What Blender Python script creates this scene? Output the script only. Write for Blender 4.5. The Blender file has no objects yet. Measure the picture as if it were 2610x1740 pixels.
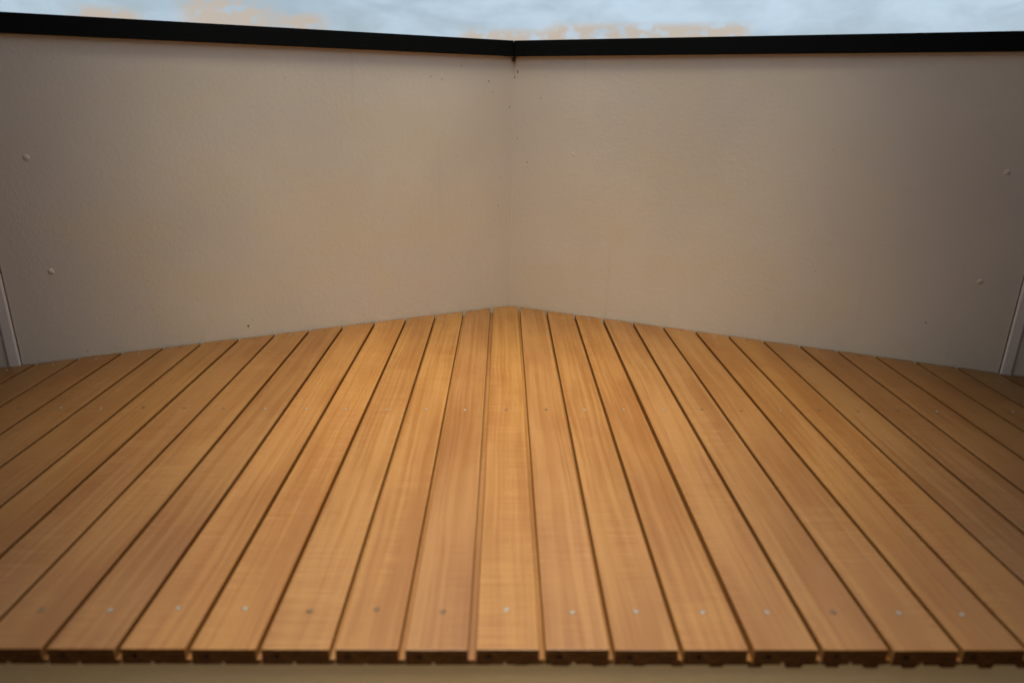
import bpy, bmesh, math, random
from mathutils import Vector, Matrix, noise
from math import radians, sin, cos, tan, pi, hypot

S = bpy.context.scene
C = S.collection
random.seed(11)

# ------------------------------------------------------------------ camera
F_PX, PITCH, ROLL, YAW = 1778.0, 0.33268, 0.01619, 0.01691
CAM = Vector((0.03429, -0.83363, 0.69889))
X = Vector((cos(YAW), -sin(YAW), 0)); Y = Vector((sin(YAW), cos(YAW), 0)); Z = Vector((0, 0, 1))
FW = Y * cos(PITCH) - Z * sin(PITCH)
UP = Y * sin(PITCH) + Z * cos(PITCH)
RT = X * cos(ROLL) + UP * sin(ROLL)
UU = UP * cos(ROLL) - X * sin(ROLL)
cd = bpy.data.cameras.new('camera')
cam = bpy.data.objects.new('camera', cd); C.objects.link(cam)
m = Matrix((RT, UU, -FW)).transposed().to_4x4(); m.translation = CAM
cam.matrix_world = m
cd.sensor_width = 36; cd.sensor_fit = 'HORIZONTAL'; cd.lens = F_PX / 2610 * 36
cd.clip_start = 0.02; cd.clip_end = 6000
cd.dof.use_dof = True; cd.dof.focus_distance = 2.2; cd.dof.aperture_fstop = 2.3
S.camera = cam

# ------------------------------------------------------------------ exposure
S.view_settings.view_transform = 'Standard'; S.view_settings.look = 'None'
S.view_settings.gamma = 1; S.view_settings.use_curve_mapping = False
S.view_settings.exposure = 2.06

# ------------------------------------------------------------------ node helpers
class NT:
    def __init__(s, tree):
        s.t = tree; s.t.nodes.clear()
    def n(s, typ, **kw):
        nd = s.t.nodes.new(typ)
        for k, v in kw.items():
            if k.startswith('i_'):
                k = k[2:]; k = int(k) if k.isdigit() else k.replace('_', ' ')
                nd.inputs[k].default_value = v
            else:
                setattr(nd, k, v)
        return nd
    def l(s, a, b): s.t.links.new(a, b)
    def math(s, op, a, b=None, c=None, clamp=False):
        nd = s.n('ShaderNodeMath', operation=op, use_clamp=clamp)
        for i, v in enumerate((a, b, c)):
            if v is None: continue
            if isinstance(v, (int, float)): nd.inputs[i].default_value = v
            else: s.l(v, nd.inputs[i])
        return nd.outputs[0]
    def mix(s, fac, a, b, blend='MIX'):
        nd = s.n('ShaderNodeMix', data_type='RGBA', blend_type=blend)
        for i, v in ((0, fac), (6, a), (7, b)):
            if isinstance(v, (int, float)): nd.inputs[i].default_value = v
            elif isinstance(v, tuple): nd.inputs[i].default_value = v if len(v) == 4 else v + (1,)
            else: s.l(v, nd.inputs[i])
        return nd.outputs[2]
    def ramp(s, fac, lo, hi, a=0.0, b=1.0):
        nd = s.n('ShaderNodeMapRange', interpolation_type='SMOOTHSTEP')
        nd.inputs[1].default_value = lo; nd.inputs[2].default_value = hi
        nd.inputs[3].default_value = a; nd.inputs[4].default_value = b
        s.l(fac, nd.inputs[0]); return nd.outputs[0]
    def noise(s, vec, scale, detail=3, rough=0.55, dist=0.0):
        nd = s.n('ShaderNodeTexNoise'); nd.inputs['Scale'].default_value = scale
        nd.inputs['Detail'].default_value = detail; nd.inputs['Roughness'].default_value = rough
        nd.inputs['Distortion'].default_value = dist
        s.l(vec, nd.inputs['Vector']); return nd.outputs['Fac']
    def map(s, vec, scale, loc=(0, 0, 0)):
        nd = s.n('ShaderNodeMapping'); nd.inputs['Scale'].default_value = scale
        nd.inputs['Location'].default_value = loc; s.l(vec, nd.inputs['Vector']); return nd.outputs[0]

# ------------------------------------------------------------------ sky: hazy daylight with thin cloud
SUN_EL, SUN_AZ = radians(87), radians(180)          # high, a little behind the camera
W = bpy.data.worlds.new('World'); S.world = W; W.use_nodes = True
t = NT(W.node_tree)
sky = t.n('ShaderNodeTexSky', sky_type='NISHITA', sun_disc=False, sun_elevation=SUN_EL, sun_rotation=SUN_AZ)
sky.air_density = 1.0; sky.dust_density = 2.0
geo = t.n('ShaderNodeNewGeometry')
dirv = t.n('ShaderNodeTexCoord').outputs['Generated']
sep = t.n('ShaderNodeSeparateXYZ'); t.l(dirv, sep.inputs[0])
el = t.math('ARCSINE', sep.outputs[2]); az = t.math('ARCTAN2', sep.outputs[0], sep.outputs[1])
cl = t.noise(t.map(dirv, (1, 1, 2.6)), 9.0, 9, 0.62, 0.4)
cl2 = t.noise(t.map(dirv, (1, 1, 2.0), (3.1, 1.7, .4)), 2.2, 3, 0.5)
cover = t.ramp(t.math('ADD', t.math('MULTIPLY', cl, 0.55), t.math('MULTIPLY', cl2, 0.6)), 0.42, 0.68, 0.45, 1.0)
# thin overcast: brighter towards the zenith, as an overcast sky is
zen = t.math('MULTIPLY_ADD', t.math('MAXIMUM', sep.outputs[2], 0.0), 1.8, 1.0)
cloudcol = t.n('ShaderNodeVectorMath', operation='SCALE')
cloudcol.inputs[0].default_value = (2.2, 2.75, 3.25); t.l(zen, cloudcol.inputs['Scale'])
skyb = t.n('ShaderNodeVectorMath', operation='MULTIPLY'); t.l(sky.outputs[0], skyb.inputs[0]); skyb.inputs[1].default_value = (0.4, .4, .4)
col = t.mix(cover, skyb.outputs[0], cloudcol.outputs[0])
# three low tan cloud banks just over the parapet
def bank(col, a0, a1, e0, e1):
    s1 = t.math('MULTIPLY', t.ramp(az, a0 - .012, a0 + .02), t.ramp(az, a1 + .012, a1 - .02))
    s2 = t.math('MULTIPLY', t.ramp(el, e0 - .004, e0 + .004), t.ramp(el, e1 + .006, e1 - .008))
    brk = t.noise(t.map(dirv, (1, 1, 1.6)), 46, 7, 0.68)
    f = t.math('MULTIPLY', t.math('MULTIPLY', s1, s2), t.ramp(brk, 0.42, 0.50, 0.10, 0.9))
    return t.mix(f, col, (2.65, 2.22, 1.82))
BANKS = [(-.516, -.438, .060, .0935), (-.398, -.293, .060, .112), (-.293, -.228, .060, .0985), (.055, .316, .060, .0955), (-.06, .1, .060, .087)]
for b in BANKS: col = bank(col, *b)
bg = t.n('ShaderNodeBackground'); t.l(col, bg.inputs[0]); bg.inputs[1].default_value = 0.050
wo = t.n('ShaderNodeOutputWorld'); t.l(bg.outputs[0], wo.inputs[0])

# ------------------------------------------------------------------ sun, softened by the thin cloud
sl = bpy.data.lights.new('sun', 'SUN'); sl.energy = 1.5; sl.angle = radians(40); sl.color = (1, .945, .69)
so = bpy.data.objects.new('sun', sl); C.objects.link(so)
sd = Vector((sin(SUN_AZ) * cos(SUN_EL), cos(SUN_AZ) * cos(SUN_EL), sin(SUN_EL)))
so.rotation_euler = sd.to_track_quat('Z', 'Y').to_euler(); so.location = sd * 20

# ------------------------------------------------------------------ materials
def mat(name):
    M = bpy.data.materials.new(name); M.use_nodes = True
    t = NT(M.node_tree)
    b = t.n('ShaderNodeBsdfPrincipled'); o = t.n('ShaderNodeOutputMaterial'); t.l(b.outputs[0], o.inputs[0])
    return M, t, b

def wood(name, end=False):
    M, t, b = mat(name)
    oc = t.n('ShaderNodeTexCoord').outputs['Object']
    oi = t.n('ShaderNodeObjectInfo')
    off = t.n('ShaderNodeCombineXYZ')
    t.l(t.math('MULTIPLY', oi.outputs['Random'], 37.0), off.inputs[0])
    t.l(t.math('MULTIPLY', oi.outputs['Random'], 91.0), off.inputs[1])
    t.l(t.math('MULTIPLY', oi.outputs['Random'], 13.0), off.inputs[2])
    add = t.n('ShaderNodeVectorMath', operation='ADD'); t.l(oc, add.inputs[0]); t.l(off.outputs[0], add.inputs[1])
    v = add.outputs[0]
    # slow wander so that the grain is not ruler straight
    wn = t.n('ShaderNodeTexNoise'); wn.inputs['Scale'].default_value = 1.0; wn.inputs['Detail'].default_value = 2
    t.l(t.map(v, (6, 1.6, 6)), wn.inputs['Vector'])
    wv = t.n('ShaderNodeVectorMath', operation='MULTIPLY_ADD'); t.l(wn.outputs['Color'], wv.inputs[0])
    wv.inputs[1].default_value = (0.035, 0, 0.02); t.l(v, wv.inputs[2])
    v2 = wv.outputs[0]
    streak = t.noise(t.map(v2, (130, 1.3, 80)), 1.0, 4, 0.55)
    pores = t.noise(t.map(v2, (520, 16, 340)), 1.0, 3, 0.65)
    cross = t.noise(t.map(v, (7, 330, 7)), 1.0, 2, 0.7)
    crossm = t.ramp(t.noise(t.map(v, (14, 2.2, 5), (4, 2, 0)), 1.0, 2), 0.40, 0.66)
    blotch = t.noise(t.map(v, (9, 2.6, 5)), 1.0, 3, 0.5)
    f = t.math('ADD', t.math('MULTIPLY', streak, 0.62), t.math('MULTIPLY', blotch, 0.85))
    f = t.ramp(f, 0.52, 0.94)
    c = t.mix(f, (0.207, 0.0755, 0.0105), (0.284, 0.125, 0.0285))
    c = t.mix(t.ramp(pores, 0.52, 0.68, 0, 0.34), c, (0.19, 0.062, 0.009))
    cr = t.math('MULTIPLY', t.ramp(cross, 0.48, 0.64, 0, 0.55), crossm)
    c = t.mix(cr, c, (0.215, 0.07, 0.010))
    cr2 = t.math('MULTIPLY', t.ramp(cross, 0.48, 0.36, 0, 0.32), crossm)
    c = t.mix(cr2, c, (0.38, 0.19, 0.058))
    # a few darker resin or water marks
    stain = t.ramp(t.noise(t.map(v, (8, 6, 5), (9, 4, 1)), 1.0, 4, 0.6), 0.66, 0.80, 0, 0.35)
    c = t.mix(stain, c, (0.15, 0.05, 0.011))
    c = t.mix(1.0, c, oi.outputs['Color'], 'MULTIPLY')
    if end:
        rings = t.noise(t.map(oc, (90, 5, 420)), 1.0, 3, 0.6)
        c = t.mix(t.ramp(rings, .35, .7), (0.05, 0.017, 0.004), (0.11, 0.042, 0.011))
        b.inputs['Roughness'].default_value = 0.9; b.inputs['Specular IOR Level'].default_value = 0.1
    else:
        t.l(t.ramp(streak, 0.3, 0.7, 0.38, 0.52), b.inputs['Roughness'])
        b.inputs['Specular IOR Level'].default_value = 0.7
    t.l(c, b.inputs['Base Color'])
    bp = t.n('ShaderNodeBump'); bp.inputs['Strength'].default_value = 0.22; bp.inputs['Distance'].default_value = 0.0012
    h = t.math('ADD', t.math('MULTIPLY', pores, 0.6), t.math('MULTIPLY', cr, 0.5))
    t.l(h, bp.inputs['Height']); t.l(bp.outputs[0], b.inputs['Normal'])
    return M
M_WOOD = wood('oiled_cedar'); M_END = wood('end_grain', True)

def painted(name, base, dirt=True):
    M, t, b = mat(name)
    oc = t.n('ShaderNodeTexCoord').outputs['Object']
    big = t.noise(oc, 2.3, 3, 0.5)
    c = t.mix(t.ramp(big, .38, .62), tuple(x * k for x, k in zip(base, (.94, .94, .96))), base)
    pat = t.noise(t.map(oc, (3.1, 3.1, 4.4), (2.2, 5.1, .7)), 1.0, 4, 0.6)
    c = t.mix(t.ramp(pat, .45, .68, 0, .55), c, tuple(x * k for x, k in zip(base, (.99, .95, .83))))
    # faint rain streaks and rubbed patches
    drip = t.math('MULTIPLY', t.ramp(t.noise(t.map(oc, (26, 26, .9)), 1.0, 3, 0.6), .60, .78), t.ramp(t.noise(oc, 3.3, 2), .45, .62))
    c = t.mix(t.math('MULTIPLY', drip, .30), c, tuple(x * k for x, k in zip(base, (.80, .78, .74))))
    rub = t.ramp(t.noise(t.map(oc, (7, 7, 16), (1, 8, 3)), 1.0, 5, 0.65), .66, .78)
    c = t.mix(t.math('MULTIPLY', rub, .25), c, tuple(x * .80 for x in base))
    grit = t.noise(oc, 120, 2, 0.5)
    c = t.mix(t.ramp(grit, .62, .74, 0, .10), c, tuple(x * .7 for x in base))
    t.l(c, b.inputs['Base Color'])
    b.inputs['Roughness'].default_value = 0.5; b.inputs['Specular IOR Level'].default_value = 0.35
    n1 = t.noise(oc, 240, 3, 0.55); n2 = t.noise(oc, 75, 2, 0.5)
    bp = t.n('ShaderNodeBump'); bp.inputs['Strength'].default_value = 0.42; bp.inputs['Distance'].default_value = 0.0015
    t.l(t.math('ADD', t.math('MULTIPLY', n1, .7), t.math('MULTIPLY', n2, .7)), bp.inputs['Height'])
    t.l(bp.outputs[0], b.inputs['Normal'])
    return M
M_WALL = painted('painted_sheet', (0.82, 0.696, 0.575))
M_STRIP = painted('painted_strip', (0.88, 0.76, 0.68))
M_FASC = painted('painted_fascia', (0.62, 0.455, 0.28))

def simple(name, colr, rough, metal=0.0, var=0.0, sc=40, spec=0.5):
    M, t, b = mat(name)
    oc = t.n('ShaderNodeTexCoord').outputs['Object']
    n = t.noise(oc, sc, 3)
    t.l(t.mix(t.ramp(n, .35, .65), tuple(x * (1 - var) for x in colr), tuple(x * (1 + var) for x in colr)), b.inputs['Base Color'])
    b.inputs['Roughness'].default_value = rough; b.inputs['Metallic'].default_value = metal
    b.inputs['Specular IOR Level'].default_value = spec
    return M
M_RAIL = simple('black_powder_coat', (0.005, 0.005, 0.005), 0.5, 0, .2, 300, .12)
M_SCREW = simple('stainless', (0.36, 0.34, 0.31), 0.5, 0.5, .25, 400)
M_TARN = simple('tarnished_screw', (0.17, 0.135, 0.105), 0.5, 0.6, .3, 400)
M_RIM = simple('countersink_rim', (0.085, 0.032, 0.008), 0.9, 0, .3, 400)
M_PIT = simple('recess_shade', (0.03, 0.02, 0.015), 0.9)  # shade inside the screw drive, put into the colour
M_DIRT = simple('dark_dirt', (0.035, 0.022, 0.014), 0.9, 0, .4, 300)
M_FLAKE = simple('sawdust_flake', (0.16, 0.065, 0.022), 0.9, 0, .4, 300)
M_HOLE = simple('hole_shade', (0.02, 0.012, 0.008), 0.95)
M_JOIST = simple('joist_timber', (0.30, 0.20, 0.12), 0.8, 0, .25, 20)
M_CONC = simple('concrete', (0.54, 0.46, 0.38), 0.85, 0, .2, 3)
M_GRND = simple('ground_soil', (0.10, 0.105, 0.06), 0.95, 0, .4, .4)
M_ADDED_HOUSE = simple('added_house_render', (0.45, 0.38, 0.30), 0.8, 0, .08, 3)  # for the added, unseen rear wall
M_SEAL = painted('sealant', (0.66, 0.54, 0.40))
M_LIGHT_BLOCK = simple('dark_light_block', (0.08, 0.07, 0.085), 0.8, 0, .1, 3)  # dark, for the added side walls and canopy that cut the light

# ------------------------------------------------------------------ mesh helpers
def link(name, bm, mats, parent=None, smooth=False, loc=None):
    bmesh.ops.recalc_face_normals(bm, faces=bm.faces[:])
    me = bpy.data.meshes.new(name); bm.to_mesh(me); bm.free()
    for mm in (mats if isinstance(mats, (list, tuple)) else [mats]): me.materials.append(mm)
    if smooth:
        for pl in me.polygons: pl.use_smooth = True
    o = bpy.data.objects.new(name, me); C.objects.link(o)
    if loc is not None: o.location = loc
    if parent: o.parent = parent
    return o
def thing(name, label, cat, loc=(0, 0, 0), group=None):
    o = bpy.data.objects.new(name, None); C.objects.link(o); o.location = loc
    o['label'] = label; o['category'] = cat
    if group: o['group'] = group
    return o
def prism(bm, plan, z0, z1):
    lo = [bm.verts.new((x, y, z0)) for x, y in plan]; hi = [bm.verts.new((x, y, z1)) for x, y in plan]
    n = len(plan)
    bm.faces.new(lo[::-1]); bm.faces.new(hi)
    for i in range(n): bm.faces.new((lo[i], lo[(i + 1) % n], hi[(i + 1) % n], hi[i]))
    return bm
def bevel(bm, w, seg=2):
    bmesh.ops.bevel(bm, geom=bm.edges[:], offset=w, segments=seg, affect='EDGES', profile=0.6)
    return bm
def box(bm, x0, x1, y0, y1, z0, z1): return prism(bm, [(x0, y0), (x1, y0), (x1, y1), (x0, y1)], z0, z1)
NB = bmesh.new

# ------------------------------------------------------------------ geometry of the place
P = 0.095                                  # board pitch
XC, YC, AL, AR = 0.06581, 1.58575, 0.47484, -0.45541
E0, E1 = -0.08089, 0.0024
WH, RT_H, T = 0.8313, 0.8781, 0.0262       # wall top, rail top, board thickness
FLOOR = -0.46
def wall_y(x): return YC + (AL if x < XC else AR) * (x - XC)
nL = Vector((AL, -1, 0)).normalized(); nR = Vector((AR, -1, 0)).normalized()     # inward normals
uL = Vector((-1, -AL, 0)).normalized(); uR = Vector((1, AR, 0)).normalized()     # along each wall, away from the corner
APEX = Vector((XC, YC, 0))
bis = (nL + nR).normalized()
def apex_off(d):                            # mitred corner point at inward offset d
    return APEX + bis * (d / bis.dot(nL))

# ------------------------------------------------------------------ ground and terrace floor
b = NB(); bmesh.ops.create_grid(b, x_segments=2, y_segments=2, size=2500)
g = link('ground', b, M_GRND, loc=(0, 0, -3.4)); g['kind'] = 'structure'
b = NB(); box(b, -5, 5, -6, 2.1, -.25, 0)
g = link('terrace_floor', b, M_CONC, loc=(0, 0, FLOOR)); g['kind'] = 'structure'
LL = 2.85                                     # wall length each side

# ------------------------------------------------------------------ walls
def build_wall(name, side, label, smark, caps):
    u, n = (uL, nL) if side < 0 else (uR, nR)
    w = thing(name, label, 'wall', (XC, YC, 0))
    base = APEX
    def loc(p): return (p - base)
    th = 0.075
    sj = smark
    a_in, a_out = apex_off(0.0), apex_off(-th)
    # main sheet, mitred at the corner
    j = base + u * (sj - .003); jo = j - n * th
    b = NB(); prism(b, [(v.x - base.x, v.y - base.y) for v in (a_in, j, jo, a_out)], FLOOR, WH); link('panel', b, M_WALL, w)
    j2 = base + u * (sj + .003); e = base + u * LL
    b = NB(); prism(b, [(v.x - base.x, v.y - base.y) for v in (j2, e, e - n * th, j2 - n * th)], FLOOR, WH); link('panel', b, M_WALL, w)
    # cover strip over the joint, rounded edges
    prof = []
    hw, tk = 0.0145, 0.0066
    pts = [(-hw, 0.0)] + [(-hw + .006 - .006 * cos(k * pi / 8), tk - .006 + .006 * sin(k * pi / 8)) for k in range(5)] + \
          [(hw - .006 + .006 * sin(k * pi / 8), tk - .006 + .006 * cos(k * pi / 8)) for k in range(5)] + [(hw, 0.0)]
    c0 = base + u * (sj + hw)
    b = NB(); prism(b, [((c0 + u * s + n * (d + .0004) - base).x, (c0 + u * s + n * (d + .0004) - base).y) for s, d in pts], FLOOR + .002, WH - .001)
    link('joint_strip', b, M_STRIP, w)
    # painted-over screw heads
    for (s, z, r, h) in caps:
        b = NB(); N = 14
        rings = [(1.0, 0.0), (.93, .45), (.72, .82), (.36, 1.0)]
        prev = None
        R = Matrix((u, Z, n)).transposed()
        for k, (rr, hh) in enumerate(rings):
            ring = [b.verts.new(R @ Vector((r * rr * cos(2 * pi * i / N), r * rr * sin(2 * pi * i / N), h * hh - .0003))) for i in range(N)]
            if prev:
                for i in range(N): b.faces.new((prev[i], prev[(i + 1) % N], ring[(i + 1) % N], ring[i]))
            prev = ring
        b.faces.new(prev)
        link('screw_cap', b, M_WALL, w, True, u * s + Vector((0, 0, z)))
    return w, u, n
SL = 1.476 - 0.0; SR = 1.498
wl, _, _ = build_wall('parapet_wall', -1, 'left painted sheet wall meeting the other in the corner, below the black rail on the left', SL,
    [((XC + 1.1701) * 1.107, .5429, .0078, .0024), ((XC + 1.1675) * 1.107, .2484, .0078, .0024), (.1954, .5299, .0055, .0007), (.197, .2415, .005, .0006)])
wr, _, _ = build_wall('parapet_wall', 1, 'right painted sheet wall meeting the other in the corner, below the black rail on the right', SR,
    [((1.3426 - XC) * 1.0988, .5412, .0078, .0022), ((1.341 - XC) * 1.0988, .2502, .0078, .0022), (.2148, .5357, .0055, .0007), (.216, .2407, .005, .0006)])
for w in (wl, wr): w['group'] = 'parapet walls'
# thin paint-filled joint in the corner
b = NB(); ap = apex_off(.0004)
pl = [apex_off(.0002) + uL * .0035, apex_off(.0012), apex_off(.0002) + uR * .0035, apex_off(-.001)]
prism(b, [(v.x - XC, v.y - YC) for v in pl], -.05, WH - .004); link('corner_bead', b, M_WALL, wl)

# ------------------------------------------------------------------ rails
def build_rail(side, label):
    u, n = (uL, nL) if side < 0 else (uR, nR)
    o = thing('capping_rail', label, 'rail', (XC, YC, WH), 'black capping rails')
    d0, d1 = .014, -.089
    g = .0006 * u
    pts = [apex_off(d0) + g, APEX + u * LL + n * d0, APEX + u * LL + n * d1, apex_off(d1) + g]
    b = NB(); prism(b, [(v.x - XC, v.y - YC) for v in pts], .0005, RT_H - WH - .0003)
    bevel(b, .0018, 2)
    link('cap_profile', b, M_RAIL, o)
build_rail(-1, 'black metal rail capping the left wall')
build_rail(1, 'black metal rail capping the right wall')

# ------------------------------------------------------------------ timber deck
deck = thing('timber_deck', 'oiled timber deck of parallel boards narrowing into the wall corner', 'deck', (0, 0, 0))
frontj = {-6: -.004, -5: .02, -4: -.002, -3: -.015, -2: .03, -1: .005, 0: -.002, 1: 0, 2: -.012, 3: -.025, 4: -.015, 5: -.012, 6: .005, 7: .03}
topj = {-12: -.05, -11: -.03, -10: -.01, -9: -.04, -8: -.03, -7: -.03, -6: -.03, -5: -.004, -4: -.002, -3: .026, -2: .024, -1: .015, 0: .011, 1: .03,
        2: .03, 3: .03, 4: -.008, 5: -.003, 6: -.038, 7: -.032, 8: -.048, 9: -.03, 10: .02, 11: .03, 12: .02, 13: .02, 14: .03}
gapw = {0: .0110, -1: .0090, 1: .0086, -2: .0076, -3: .0064, 3: .0070, 2: .0070, 4: .0082}
def gap_x(k, y):
    f, tt = frontj.get(k, 0) * .8, topj.get(k, 0) * .8
    s = (y - E0) / 1.6
    return P * (k + f + (tt - f) * s)
# tone of each board as seen, by the gap on its left
tint = {-1: (.92, .88, .98), 0: (1.10, 1.10, .95), 1: (1.03, 1.03, 1.25), 2: (1.04, 1.04, 1.05), 3: (1.03, .98, .85), 4: (1.02, 1.0, 1.12),
        5: (.98, .96, 1.1), 6: (1.06, 1.04, 1.1), 7: (1.14, 1.1, 1.0), 8: (1.16, 1.1, .88), 9: (.93, .90, .95), 10: (.9, .86, .95),
        -2: (1.08, 1.08, 1.0), -3: (1.10, 1.12, 1.15), -4: (1.24, 1.22, 1.12), -5: (1.16, 1.12, 1.1), -6: (.86, .80, .78), -7: (.93, .90, .9),
        -8: (.90, .86, .95), -9: (.97, .95, .9), -10: (.9, .86, .9)}
screw_me = {}
def screw_mesh(kind):
    if kind in screw_me: return screw_me[kind]
    b = NB(); N = 12; r = .0035
    rings = [(1.0, -.0012), (1.0, .0003), (.86, .0009), (.42, .0009), (.30, -.0006)]
    prev = None
    for rr, z in rings:
        ring = [b.verts.new((r * rr * cos(2 * pi * i / N), r * rr * sin(2 * pi * i / N), z)) for i in range(N)]
        if prev:
            for i in range(N): b.faces.new((prev[i], prev[(i + 1) % N], ring[(i + 1) % N], ring[i]))
        prev = ring
    f = b.faces.new(prev); f.material_index = 2
    # dark rim of the countersink round the head
    rim = [b.verts.new((r * q * cos(2 * pi * i / N), r * q * sin(2 * pi * i / N), z)) for q, z in ((1.22, -.0006), (1.18, .00035), (1.0, .00025)) for i in range(N)]
    for j in (0, N):
        for i in range(N):
            f = b.faces.new((rim[j + i], rim[j + (i + 1) % N], rim[j + N + (i + 1) % N], rim[j + N + i])); f.material_index = 1
    bmesh.ops.recalc_face_normals(b, faces=b.faces[:])
    me = bpy.data.meshes.new('screw'); b.to_mesh(me); b.free()
    for q in (M_SCREW if kind == 0 else M_TARN, M_RIM, M_PIT): me.materials.append(q)
    screw_me[kind] = me; return me

def board(k):
    rnd = random.Random(100 + k)
    gl, gr = gapw.get(k, .0071), gapw.get(k + 1, .0071)
    ox = P * (k + .5)
    # cross-section, left to right along the top then back along the underside
    tops = [0.0, .012, .18, .36, .5, .64, .82, .988, 1.0]
    xa, xb = P * k, P * (k + 1)
    if xa < XC < xb: tops = sorted(tops + [(XC - xa) / P])
    prof = []                                 # (fraction, extra dx, z)
    for f in tops:
        z = -.0011 if f in (0.0, 1.0) else 0.0
        prof.append((f, 0.0, z))
    lip = .0176 + rnd.uniform(-.001, .001)
    prof += [(1.0, 0, -lip), (1.0, gr - .0006, -lip - .0005), (1.0, gr - .0006, -T + .002), (1.0, 0, -T)]
    nt = .46 + rnd.uniform(-.02, .02)
    prof += [(nt + .035, 0, -T), (nt, 0, -T + .0055), (nt - .035, 0, -T), (0.0, 0, -T)]
    e_front = E0 + rnd.uniform(-.0006, .0006); rag = [rnd.uniform(-.0016, .0016) for _ in range(12)]
    endgap = rnd.uniform(.0015, .0042); tilt = rnd.uniform(-.012, .012)
    cup = rnd.uniform(-.0003, .0006)
    dz = rnd.uniform(-.0005, .0005)
    b = NB()
    def pos(f, dx, z, y):
        xl = gap_x(k, y) + gl / 2; xr = gap_x(k + 1, y) - gr / 2
        zz = z + dz + (cup * (4 * (f - .5) ** 2 - 1) if z > -.01 else 0)
        return Vector((xl + (xr - xl) * f + dx - ox, y, zz))
    ys = []
    rings = []
    n = len(prof)
    r_front = []; r1 = []; mids = [[], [], []]; back = []
    for i, (f, dx, z) in enumerate(prof):
        zc = -T / 2
        yF = e_front + E1 * P * (k + f) / P * 1.0 * P
        v = pos(f, dx, z, yF); v.z = zc + (v.z - zc) * .95; v.x = (1 - .014) * v.x
        r_front.append(b.verts.new(v))
        r1.append(b.verts.new(pos(f, dx, z, yF + .0009)))
        # end: cut along the wall
        p0 = pos(f, dx, z, 1.2); xw = p0.x + ox
        yb = wall_y(xw) - endgap - (abs(AL) * 0) + tilt * (f - .5) * P + rag[i % 12] * (1 if z > -.01 else .5)
        if dx: yb -= .003
        for q in range(3):
            yy = yF + (yb - yF) * (q + 1) / 4
            mids[q].append(b.verts.new(pos(f, dx, z, yy)))
        back.append(b.verts.new(pos(f, dx, z, yb)))
    loops = [r_front, r1] + mids + [back]
    for A, B in zip(loops, loops[1:]):
        for i in range(n):
            b.faces.new((A[i], A[(i + 1) % n], B[(i + 1) % n], B[i]))
    # back cap
    bf = b.faces.new(back); bf.material_index = 1
    # front cap with the bored hole
    hx = (-.25 + rnd.uniform(-.02, .02)) * P; hz = -T * .50; hr = .0034
    yh = r_front[0].co.y
    N = 10
    hole = [b.verts.new((hx + hr * cos(2 * pi * i / N), yh, hz + hr * sin(2 * pi * i / N))) for i in range(N)]
    deep = [b.verts.new((v.co.x, yh + .012, v.co.z)) for v in hole]
    hedges = [b.edges.new((hole[i], hole[(i + 1) % N])) for i in range(N)]
    oedges = [b.edges.get((r_front[i], r_front[(i + 1) % n])) for i in range(n)]
    res = bmesh.ops.triangle_fill(b, use_beauty=True, use_dissolve=False, edges=hedges + oedges, normal=(0, -1, 0))
    for gm in res['geom']:
        if isinstance(gm, bmesh.types.BMFace): gm.material_index = 1
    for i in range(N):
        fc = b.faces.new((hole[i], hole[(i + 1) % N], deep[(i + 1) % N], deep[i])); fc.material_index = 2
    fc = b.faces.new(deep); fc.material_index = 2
    o = link('board', b, [M_WOOD, M_END, M_HOLE], deck, loc=(ox, 0, 0))
    tc = tint.get(k) or tuple(rnd.uniform(.88, 1.0) for _ in range(3))
    tc = tuple(.66 * q + .33 for q in tc)
    o.color = (*tc, 1)
    # screws: front joist, middle joist, and just short of the wall
    xm = ox
    rows = [(-.0055, .0035), (.690 + .012 * (k * P), .003), (None, .002)]
    for (yy, jit) in rows:
        if yy is None: yy = wall_y(xm + .0) - .030 + rnd.uniform(-.006, .004)
        kind = 0 if rnd.random() < .65 else 1
        s = bpy.data.objects.new('screw', screw_mesh(kind)); C.objects.link(s); s.parent = o
        yv = yy + rnd.uniform(-jit, jit)
        s.location = ((gap_x(k, yv) + gap_x(k + 1, yv)) / 2 - ox + rnd.uniform(-.002, .002), yv, dz - cup - .0001)
        s.rotation_euler = (rnd.uniform(-.07, .07), rnd.uniform(-.07, .07), rnd.random() * 6)
        if yy < .1: s.scale = (1.15, 1.15, 1)
for k in range(-26, 27): board(k)

# support under the boards
XW = 2.55
b = NB(); box(b, -XW, XW, E0 + .009, E0 + .049, FLOOR + .002, -.0268); bevel(b, .0015, 1)
link('fascia', b, M_FASC, deck)
b = NB(); box(b, -XW, XW, .67, .71, -.116, -.0268); link('joist', b, M_JOIST, deck)
b = NB(); box(b, -XW, XW, -.026, .018, -.116, -.0268); link('joist', b, M_JOIST, deck)
for i in range(-16, 22):
    x = P * (.146 + .5625 * i)
    h = max(.0012, min(.0062, .0034 + x * .006)) + random.uniform(-.0006, .0006)
    wd = random.uniform(.010, .015)
    b = NB(); prism(b, [(-wd, 0), (wd, 0), (wd, .030), (-wd, .030)], -h, .0006)
    for v in b.verts:
        if v.co.z < -.0005: v.co.x *= .72
    link('packer', b, M_END, deck, loc=(x, E0 + .0035, -T))

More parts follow.
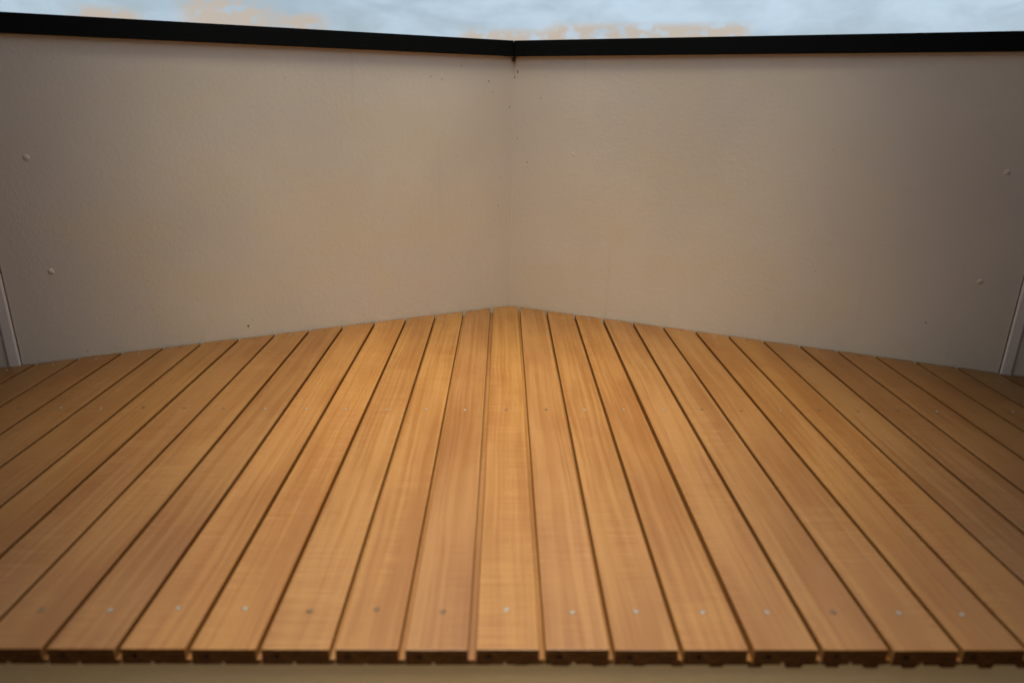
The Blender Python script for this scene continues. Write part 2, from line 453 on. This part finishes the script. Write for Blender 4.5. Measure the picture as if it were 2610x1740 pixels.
# ------------------------------------------------------------------ specks and the clump in the corner
def fleck(bm, c, u, n, r, asp=1.0, rot=0.0, seed=0):
    rr = random.Random(seed)
    N = 7; R = Matrix((u, Z, n)).transposed()
    ring = []
    for i in range(N):
        a = 2 * pi * i / N; q = r * rr.uniform(.7, 1.15)
        x, z = q * cos(a), q * sin(a) * asp
        x, z = x * cos(rot) - z * sin(rot), x * sin(rot) + z * cos(rot)
        ring.append(bm.verts.new(c + R @ Vector((x, z, .0002))))
    top = bm.verts.new(c + n * r * .6)
    for i in range(N): bm.faces.new((ring[i], ring[(i + 1) % N], top))
specks = [(-.19, .763, .0020, 1), (-.157, .757, .0017, 1), (-.013, .755, .0024, 1), (-.001, .723, .0020, 1), (.155, .707, .0021, 1), (.0672, .686, .0024, 1),
          (.055, .678, .0022, 1), (.082, .579, .0022, 1), (.115, .504, .0018, 2.2), (.0702, .769, .0027, 1), (.080, .786, .0020, 3.2), (-.098, .797, .0018, 1),
          (.026, .454, .0015, 1), (.091, .405, .0016, 1), (.02, .36, .0012, 3), (-.6, .66, .0012, 1), (.857, .197, .0013, 1), (.963, .235, .0014, 1), (1.245, .118, .0026, 1)]
for side, w, u, n in ((-1, wl, uL, nL), (1, wr, uR, nR)):
    b = NB()
    for i, (x, z, r, a) in enumerate(specks):
        if (x < XC) != (side < 0): continue
        fleck(b, Vector((x - XC, wall_y(x) - YC, z)), u, n, r * .85, a, .1, i)
    rr = random.Random(side + 7)
    for i in range(40):
        s = rr.uniform(.05, 1.9); z = rr.uniform(.05, .8)
        fleck(b, u * s + Vector((0, 0, z)), u, n, rr.uniform(.0005, .0011), 1, 0, 50 + i)
    o = link('dirt_specks', b, M_DIRT, w); o['kind'] = 'stuff'
# sawdust flakes where the boards meet the left wall
b = NB()
rr = random.Random(5)
for i, (x, z, r) in enumerate([(-.737, .036, .0030), (-.724, .052, .0016), (-1.124, .017, .0016)]):
    fleck(b, Vector((x - XC, wall_y(x) - YC, z)), uL, nL, r, 1, 0, i)
o = link('sawdust_specks', b, M_FLAKE, wl); o['kind'] = 'stuff'
b = NB()
for cx, nn, sp in ((-.39, 16, .022), (-.05, 10, .02), (.02, 8, .02), (-.30, 6, .03), (1.34, 6, .03), (-.95, 4, .03), (1.42, 5, .012)):
    for i in range(nn):
        x = cx + rr.gauss(0, sp); r = rr.uniform(.0008, .0024)
        y = wall_y(x) - rr.uniform(.001, .005)
        c = Vector((x, y, rr.uniform(.0002, .002)))
        d = [Vector((rr.uniform(-1, 1), rr.uniform(-1, 1), rr.uniform(-.5, 1))) * r for _ in range(4)]
        vs = [b.verts.new(c + q) for q in d]
        for tri in ((0, 1, 2), (0, 1, 3), (0, 2, 3), (1, 2, 3)): b.faces.new([vs[q] for q in tri])
o = link('sawdust', b, M_FLAKE); o['kind'] = 'stuff'
# grit and leaf crumbs caught in the gaps and along the wall
b = NB(); rr = random.Random(21)
for i in range(420):
    if i % 3:
        k = rr.randint(-18, 19); y = rr.uniform(E0 + .02, 1.6)
        x = gap_x(k, y) + rr.gauss(0, .0012); z = -.0172
        if y > wall_y(x) - .02: continue
    else:
        x = rr.uniform(-1.6, 1.8); y = wall_y(x) - rr.uniform(.0006, .006); z = .0006
    r = rr.uniform(.0006, .0017)
    vs = [b.verts.new(Vector((x, y, z)) + Vector((rr.uniform(-1, 1), rr.uniform(-1, 1), rr.uniform(-.4, .8))) * r) for _ in range(4)]
    for tri in ((0, 1, 2), (0, 1, 3), (0, 2, 3), (1, 2, 3)): b.faces.new([vs[q] for q in tri])
o = link('grit', b, M_DIRT); o['kind'] = 'stuff'

cl = thing('cobweb_clump', 'small dark clump of cobweb and dirt under the rail in the corner', 'cobweb', (XC, YC, WH))
rr = random.Random(9)
cc = apex_off(.0075) - APEX
b = NB(); bmesh.ops.create_icosphere(b, subdivisions=2, radius=.0058)
for v in b.verts:
    q = 1 + .55 * noise.noise(v.co * 330)
    v.co = Vector((v.co.x * q * 1.1, v.co.y * q * .8, v.co.z * q * 1.15))
link('dirt_lump', b, M_DIRT, cl, loc=cc + Vector((.001, 0, -.0085)))
def strand(a, c, r=.0005):
    b = NB(); d = (c - a).normalized(); s = d.cross(Vector((0.3, 1, .2))).normalized(); q = d.cross(s)
    A = []; 
    mid = (a + c) / 2 + Vector((rr.uniform(-1, 1), rr.uniform(-1, 1), rr.uniform(-1, 1))) * .002
    for p_ in (a, mid, c): A.append([b.verts.new(p_ + (s * cos(h) + q * sin(h)) * r) for h in (0, 2.1, 4.2)])
    for R1, R2 in zip(A, A[1:]):
        for i in range(3): b.faces.new((R1[i], R1[(i + 1) % 3], R2[(i + 1) % 3], R2[i]))
    link('strand', b, M_DIRT, cl)
o0 = cc + Vector((.001, 0, -.008))
for dx, dzz in ((-.012, .004), (-.010, -.004), (-.006, -.010), (.004, -.014), (.008, -.009), (.010, .003), (.006, -.022)):
    u = uL if dx < 0 else uR
    strand(o0, u * abs(dx) + (nL if dx < 0 else nR) * .0012 + Vector((0, 0, -.0085 + dzz)))

# ------------------------------------------------------------------ added walls and canopy out of view, shaped to pool light on the deck
ADDED_HOUSE_ON = True
if ADDED_HOUSE_ON:
    h = thing('added_house', 'unseen added walls and canopy, opening shaped to pool light on the deck', 'added_house', (0, -3.0, FLOOR))
    HX = 2.66
    b = NB(); box(b, -HX - .25, HX + .25, -.25, 0, 0, 2.9); link('wall', b, M_ADDED_HOUSE, h)
    b = NB(); box(b, -HX - .25, -HX, .002, 4.0, 0, 2.9); link('wall', b, M_LIGHT_BLOCK, h)  # added side walls, dark to cut light at the sides
    b = NB(); box(b, HX, HX + .25, .002, 4.0, 0, 2.9); link('wall', b, M_LIGHT_BLOCK, h)
    zr = 2.06
    def slab(plan):
        b = NB(); prism(b, [(x, y + 3) for x, y in plan], zr, zr + .10); link('added_canopy', b, M_LIGHT_BLOCK, h)
    OY0 = -1.5                          # added canopy opens mid-deck to pool light, its front lip follows the parapet
    LW, RW, A = (-.91, .89), (.95, .89), (.06, 1.50)
    slab([(-HX + .002, -2.99), (-.36, -2.99), (-.36, -.15), LW, (LW[0], LW[1] + .5), (-HX + .002, .55)])
    slab([(HX - .002, -2.99), (HX - .002, .55), (RW[0], RW[1] + .5), RW, (.44, -.15), (.44, -2.99)])
    slab([(-.358, -2.99), (.438, -2.99), (.438, OY0), (-.358, OY0)])
    slab([(LW[0] + .002, LW[1]), (A[0] - .001, A[1]), (A[0] - .001, A[1] + .46), (LW[0] + .002, LW[1] + .5)])
    slab([(A[0] + .001, A[1]), (RW[0] - .002, RW[1]), (RW[0] - .002, RW[1] + .5), (A[0] + .001, A[1] + .46)])
